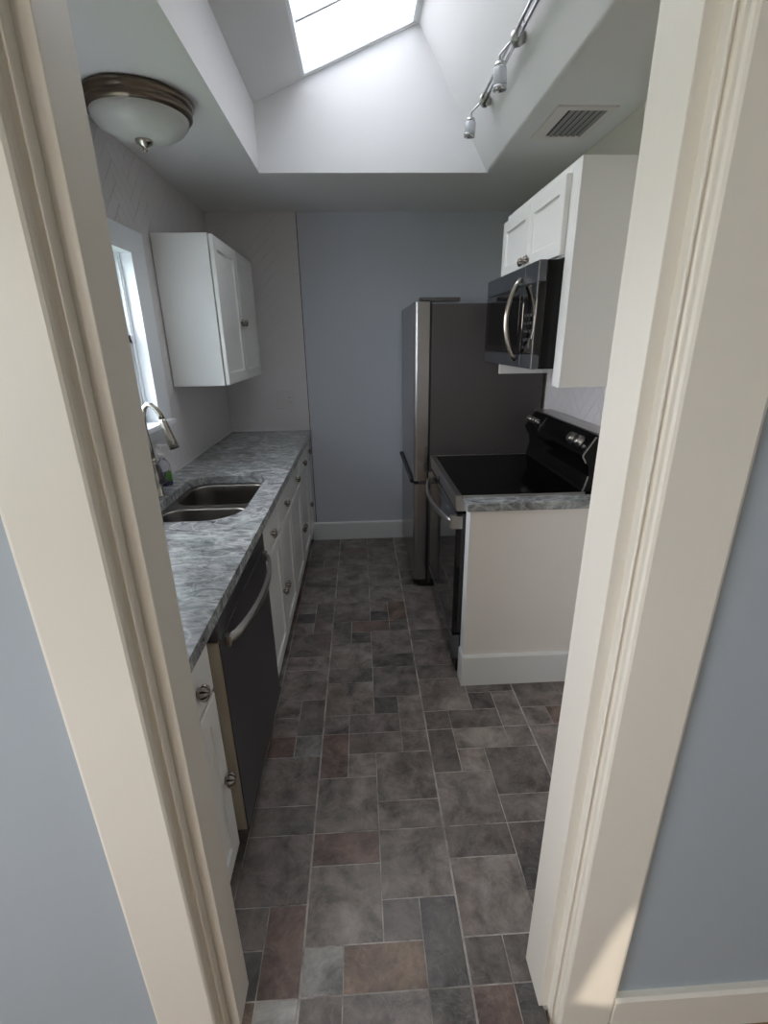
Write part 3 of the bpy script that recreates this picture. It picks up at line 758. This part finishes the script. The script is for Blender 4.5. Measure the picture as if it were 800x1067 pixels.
for yy in (2.005, 2.075, 2.515, 2.555, 2.595, 2.632):
    bm = B(); big = yy < 2.2
    s = 1.0 if big else .62
    lathe(bm, [(.026 * s, 0), (.026 * s, .006), (.0225 * s, .009), (.0215 * s, .024), (.019 * s, .0275), (.004 * s, .028)], (.953 - .0005, yy, 1.122), (nx, 0, nz), 28)
    obj('control_knob', bm, M['steel'], rg)
bm = B()
for (xa, za) in ((.9515, 1.1205),):
    prism(bm, [(.940, 1.1016), (.964, 1.1398), (.9632, 1.1403), (.9392, 1.1021)], 'y', 2.14, 2.42)
obj('display', bm, M['cooktop'], bg)

# ------------------------------------------------------------------ narrow end counter and panel
ec = tag(None or thing('countertop', 'short strip of grey granite worktop on the white end panel beside the range', 'countertop', (.75, 1.87, .878)), 'short strip of grey granite worktop on the white end panel beside the range', 'countertop')
bm = B(); box(bm, .425, XR - .001, 1.818, 1.9035, .8785, .914, .003); obj('slab', bm, M['granite'], ec)
ep = thing('end_panel', 'warm white half-height end panel with a baseboard beside the range', 'panel', (.76, 1.866, 0))
bm = B(); box(bm, .443, XR - .001, 1.832, 1.9025, 0, .878, .002); obj('panel_board', bm, M['panel'], ep)
bm = B(); box(bm, .4405, .4432, 1.83, 1.9025, .161, .878, .001); obj('corner_trim', bm, M['base'], ep)
bm = B(); prism(bm, [(1.8317, 0), (1.8317, .165), (1.824, .165), (1.818, .156), (1.818, 0)], 'x', .4428, XR - .001); prism(bm, [(.4428, 0), (.4428, .165), (.438, .165), (.4333, .156), (.4333, 0)], 'y', 1.818, 1.9025); obj('panel_baseboard', bm, M['base'], ep)

# ------------------------------------------------------------------ refrigerator
fr = thing('refrigerator', 'tall stainless refrigerator with charcoal sides and a bottom freezer at the back', 'refrigerator', (.70, 3.20, 0))
fY0, fY1 = 2.785, 3.605
bm = B(); box(bm, .405, XR - .02, fY0 + .002, fY1 - .002, .035, 1.735, .004); obj('body', bm, M['fridge_side'], fr)
def door_prof(x):  # plan outline of the door with rounded near and far vertical edges
    r = .022; out = [(.392, fY0), (.392, fY1)]
    for k in range(6):
        a = PI / 2 + k / 5 * PI / 2; out.append((x + r + r * math.cos(a), fY1 - r + r * math.sin(a)))
    for k in range(6):
        a = PI + k / 5 * PI / 2; out.append((x + r + r * math.cos(a), fY0 + r + r * math.sin(a)))
    return out
bm = B(); prism(bm, door_prof(.309), 'z', .735, 1.745, smooth=False); ud = obj('refrigerator_door', bm, M['fridge_front'], fr)
bm = B(); prism(bm, door_prof(.309), 'z', .06, .715, smooth=False); ld = obj('freezer_door', bm, M['fridge_front'], fr)
bm = B(); box(bm, .385, .4055, fY0 + .003, fY1 - .003, .04, 1.74); obj('door_gasket', bm, M['black'], fr)
bm = B(); prism(bm, [(.292, .738), (.289, .728), (.296, .716), (.335, .716), (.335, .734), (.309, .734), (.300, .745)], 'y', fY0 + .03, fY1 - .005); obj('pocket_handle', bm, M['black'], ud)
bm = B(); box(bm, .345, .39, fY0 + .004, fY0 + .06, .7155, .7345, .002); obj('middle_hinge', bm, M['dark_steel'], fr)
bm = B(); box(bm, .335, .56, fY0 + .01, fY0 + .075, 1.7455, 1.766, .004); obj('hinge_cover', bm, M['fridge_side'], fr)
bm = B(); box(bm, .34, .43, fY0 + .01, fY1 - .01, .012, .055, .004); obj('toe_grille', bm, M['black'], fr)
bm = B()
for y in (fY0 + .05, fY1 - .05):
    for x in (.46, .98): bm = B(); lathe(bm, [(.02, 0), (.022, .01), (.018, .036)], (x, y, 0), n=16); obj('levelling_foot', bm, M['black'], fr)

# ------------------------------------------------------------------ ceiling light
cl = thing('ceiling_light', 'flush-mount ceiling light with a frosted white glass bowl and bronze ring', 'ceiling light', (-.75, 2.1, ZC))
c = (-.75, 2.1, ZC)
bm = B(); lathe(bm, [(.172, -.0005), (.180, -.006), (.182, -.018), (.174, -.026), (.171, -.030), (.176, -.036), (.176, -.046), (.168, -.054), (.158, -.056), (.150, -.050), (.150, -.0005)], c, n=72); obj('base_ring', bm, M['bronze'], cl)
bm = B(); lathe(bm, [(.158, -.044), (.1625, -.055), (.158, -.070), (.142, -.088), (.115, -.103), (.080, -.114), (.040, -.120), (.006, -.1215)], c, n=72); obj('glass_bowl', bm, M['alabaster'], cl)
bm = B(); lathe(bm, [(.004, -.1205), (.028, -.1185), (.031, -.123), (.025, -.132), (.012, -.140), (.007, -.143), (.009, -.148), (.006, -.154), (.0015, -.156)], c, n=32); obj('finial', bm, M['nickel'], cl)

# ------------------------------------------------------------------ track light on the sloped side of the skylight well
nrm = Vector((-.87, 0, -.49)).normalized()
dn = (RX - WX1, RZ - ZC); sl = math.hypot(*dn)
nrm = Vector((-dn[1] / sl, 0, dn[0] / sl))        # pointing into the well (left and down)
updir = Vector((dn[0] / sl, 0, dn[1] / sl))
def onslope(y, s, d): return Vector((WX1, y, ZC)) + updir * s + nrm * d
tl = thing('track_light', 'chrome track light with two frosted spot heads on the skylight well wall', 'track light', tuple(onslope(2.0, .205, 0)))
S = .195
bm = B()
for k in (-1, 1): tube(bm, [onslope(1.45, S + k * .010, .030), onslope(2.50, S + k * .010, .030)], .0058, 10)
for yy in (1.6, 1.95, 2.3): tube(bm, [onslope(yy, S - .009, .030), onslope(yy, S + .009, .030)], .003, 8)
obj('bar', bm, M['chrome'], tl)
def head(yc_, dirv, ln):
    bm = B(); lathe(bm, [(.020, 0), (.026, .004), (.027, .02), (.022, .034), (.010, .040)], onslope(yc_, S, .0002), nrm, 28); hd = obj('canopy', bm, M['steel'], tl)
    p0 = onslope(yc_, S, .036); p1 = p0 + Vector((-.012, .055, -.004)) + nrm * .02
    bm = B(); tube(bm, [p0, p0 + nrm * .012, p1, p1 + Vector(dirv) * .02], .0048, 10); obj('arm', bm, M['chrome'], hd)
    d = Vector(dirv).normalized(); q = p1 + d * .014
    bm = B(); lathe(bm, [(.008, 0), (.018, .006), (.021, .02)], q, d, 24); so = obj('socket', bm, M['chrome'], hd)
    bm = B(); lathe(bm, [(.0205, ln - .014), (.0245, ln - .014), (.025, ln - .012), (.025, ln), (.0205, ln), (.0205, ln - .014)], q, d, 24, cap=False); obj('rim', bm, M['chrome'], hd)
    bm = B(); lathe(bm, [(.0205, .018), (.0235, .024), (.024, ln - .012), (.0205, ln - .010)], q, d, 28); obj('frosted_shade', bm, M['frost'], hd)
    bm = B(); lathe(bm, [(.020, ln - .011), (.019, ln - .004), (.008, ln - .003), (.002, ln - .0025)], q, d, 24); obj('bulb', bm, M['lens'], hd)
head(2.05, (.10, .10, -1), .085)
head(2.50, (-.05, .12, -1), .075)

# ------------------------------------------------------------------ vent, switch plate
vt = thing('ceiling_vent', 'slatted air vent in the ceiling above the right-hand cabinet', 'air vent', (.885, 2.275, ZC))
bm = B(); vx0, vx1, vy0, vy1 = .815, .965, 2.155, 2.40
plate(bm, [(vx0 - .05, vy0 - .03), (vx1 + .03, vy0 - .03), (vx1 + .03, vy1 + .03), (vx0 - .05, vy1 + .03)], [[(vx0, vy0), (vx1, vy0), (vx1, vy1), (vx0, vy1)]], ZC - .006, ZC - .0002); obj('frame', bm, M['vent'], vt)
bm = B(); box(bm, vx0 - .002, vx1 + .002, vy0 - .002, vy1 + .002, ZC - .0012, ZC - .0002); obj('duct_backing', bm, M['black'], vt)
for k in range(6):
    x = vx0 + .014 + k * .0245
    bm = B(); prism(bm, [(x, ZC - .0018), (x + .013, ZC - .0072), (x + .0145, ZC - .0066), (x + .002, ZC - .0014)], 'y', vy0, vy1); obj('slat', bm, M['vent_slat'], vt)

sw = thing('switch_plate', 'white two-gang outlet and switch plate on the herringbone tile under the wall cabinet', 'wall plate', (-.558, YB - .009, 1.145))
bm = B(); box(bm, -.623, -.493, YB - .0155, YB - .0083, 1.08, 1.21, .0025); obj('plate', bm, M['plastic'], sw)
bm = B(); box(bm, -.605, -.57, YB - .0185, YB - .015, 1.11, 1.18, .001); obj('rocker_switch', bm, M['plastic'], sw)
bm = B(); box(bm, -.545, -.511, YB - .0172, YB - .015, 1.11, 1.18, .001)
ou = obj('outlet', bm, M['plastic'], sw)
bm = B()
for zz in (1.125, 1.16):
    for dx in (-.006, .006): bm = B(); box(bm, -.528 + dx - .001, -.528 + dx + .001, YB - .0177, YB - .017, zz - .005, zz + .005); obj('slot', bm, M['groove'], ou)

# ------------------------------------------------------------------ outdoors seen through the glass
bm = B(); box(bm, -14, 14, -14, 14, -.4, -.3); struct('ground', bm, M['grass'])

# ------------------------------------------------------------------ light
w = bpy.data.worlds.new('sky'); scene.world = w; w.use_nodes = True
bg_ = w.node_tree.nodes['Background']
bg_.inputs['Color'].default_value = (0.985, 0.972, 1.0, 1); bg_.inputs['Strength'].default_value = 3.2

def portal(name, loc, rot, sx, sy):
    l = bpy.data.lights.new(name, 'AREA'); l.shape = 'RECTANGLE'; l.size = sx; l.size_y = sy
    l.cycles.is_portal = True
    o = bpy.data.objects.new(name, l); COL.objects.link(o); o.location = loc; o.rotation_euler = rot
    return o
xm, ym = (GX0 + GX1) / 2, (GY0 + GY1) / 2
portal('skylight_portal', (xm - .035, ym, zr(xm) + .10), (0, -math.atan(SL), 0), (GX1 - GX0) / math.cos(math.atan(SL)) + .02, GY1 - GY0 + .02)
portal('kitchen_window_portal', (XO - .01, (WY_0 + WY_1) / 2, (WZ_0 + WZ_1) / 2), (0, -PI / 2, 0), WZ_1 - WZ_0, WY_1 - WY_0)
portal('dining_window_portal', (-2.36, (DW[0] + DW[1]) / 2, (DW[2] + DW[3]) / 2), (0, -PI / 2, 0), DW[3] - DW[2], DW[1] - DW[0])

lp = bpy.data.lights.new('added_warm_fill', 'POINT'); lp.energy = 10; lp.color = (1.0, 0.90, 0.78); lp.shadow_soft_size = 0.22  # added warm fill with no visible fixture, lights faces turned to the camera
lo = bpy.data.objects.new('added_warm_fill', lp); COL.objects.link(lo); lo.location = (-1.6, -2.4, 1.9)
sn = bpy.data.lights.new('sun', 'SUN'); sn.energy = 0.5; sn.angle = math.radians(.5); sn.color = (1, .88, .74)
so_ = bpy.data.objects.new('sun', sn); COL.objects.link(so_); so_.rotation_euler = Vector((.15, 1, -.35)).to_track_quat('-Z', 'Y').to_euler()

# ------------------------------------------------------------------ camera
yaw, pitch, roll = (math.radians(v) for v in (2.56, -19.90, -0.88))
F = Vector((math.sin(yaw) * math.cos(pitch), math.cos(yaw) * math.cos(pitch), math.sin(pitch)))
Rt = Vector((math.cos(yaw), -math.sin(yaw), 0)); U = Rt.cross(F)
r_ = math.cos(roll) * Rt + math.sin(roll) * U; u_ = -math.sin(roll) * Rt + math.cos(roll) * U
cd = bpy.data.cameras.new('camera'); cam = bpy.data.objects.new('camera', cd); COL.objects.link(cam)
cam.matrix_world = Matrix(((r_.x, u_.x, -F.x, 0), (r_.y, u_.y, -F.y, 0), (r_.z, u_.z, -F.z, 1.55), (0, 0, 0, 1)))
cd.sensor_fit = 'VERTICAL'; cd.sensor_height = 36; cd.sensor_width = 27; cd.lens = 493.9 / 1067 * 36
cd.clip_start = 0.02
scene.camera = cam
scene.view_settings.view_transform = 'Standard'; scene.view_settings.look = 'None'
scene.view_settings.gamma = 1; scene.view_settings.use_curve_mapping = False
scene.view_settings.exposure = 1.95
scene.cycles.max_bounces = 12; scene.cycles.diffuse_bounces = 8; scene.cycles.use_denoising = True
scene.cycles.sample_clamp_indirect = 6
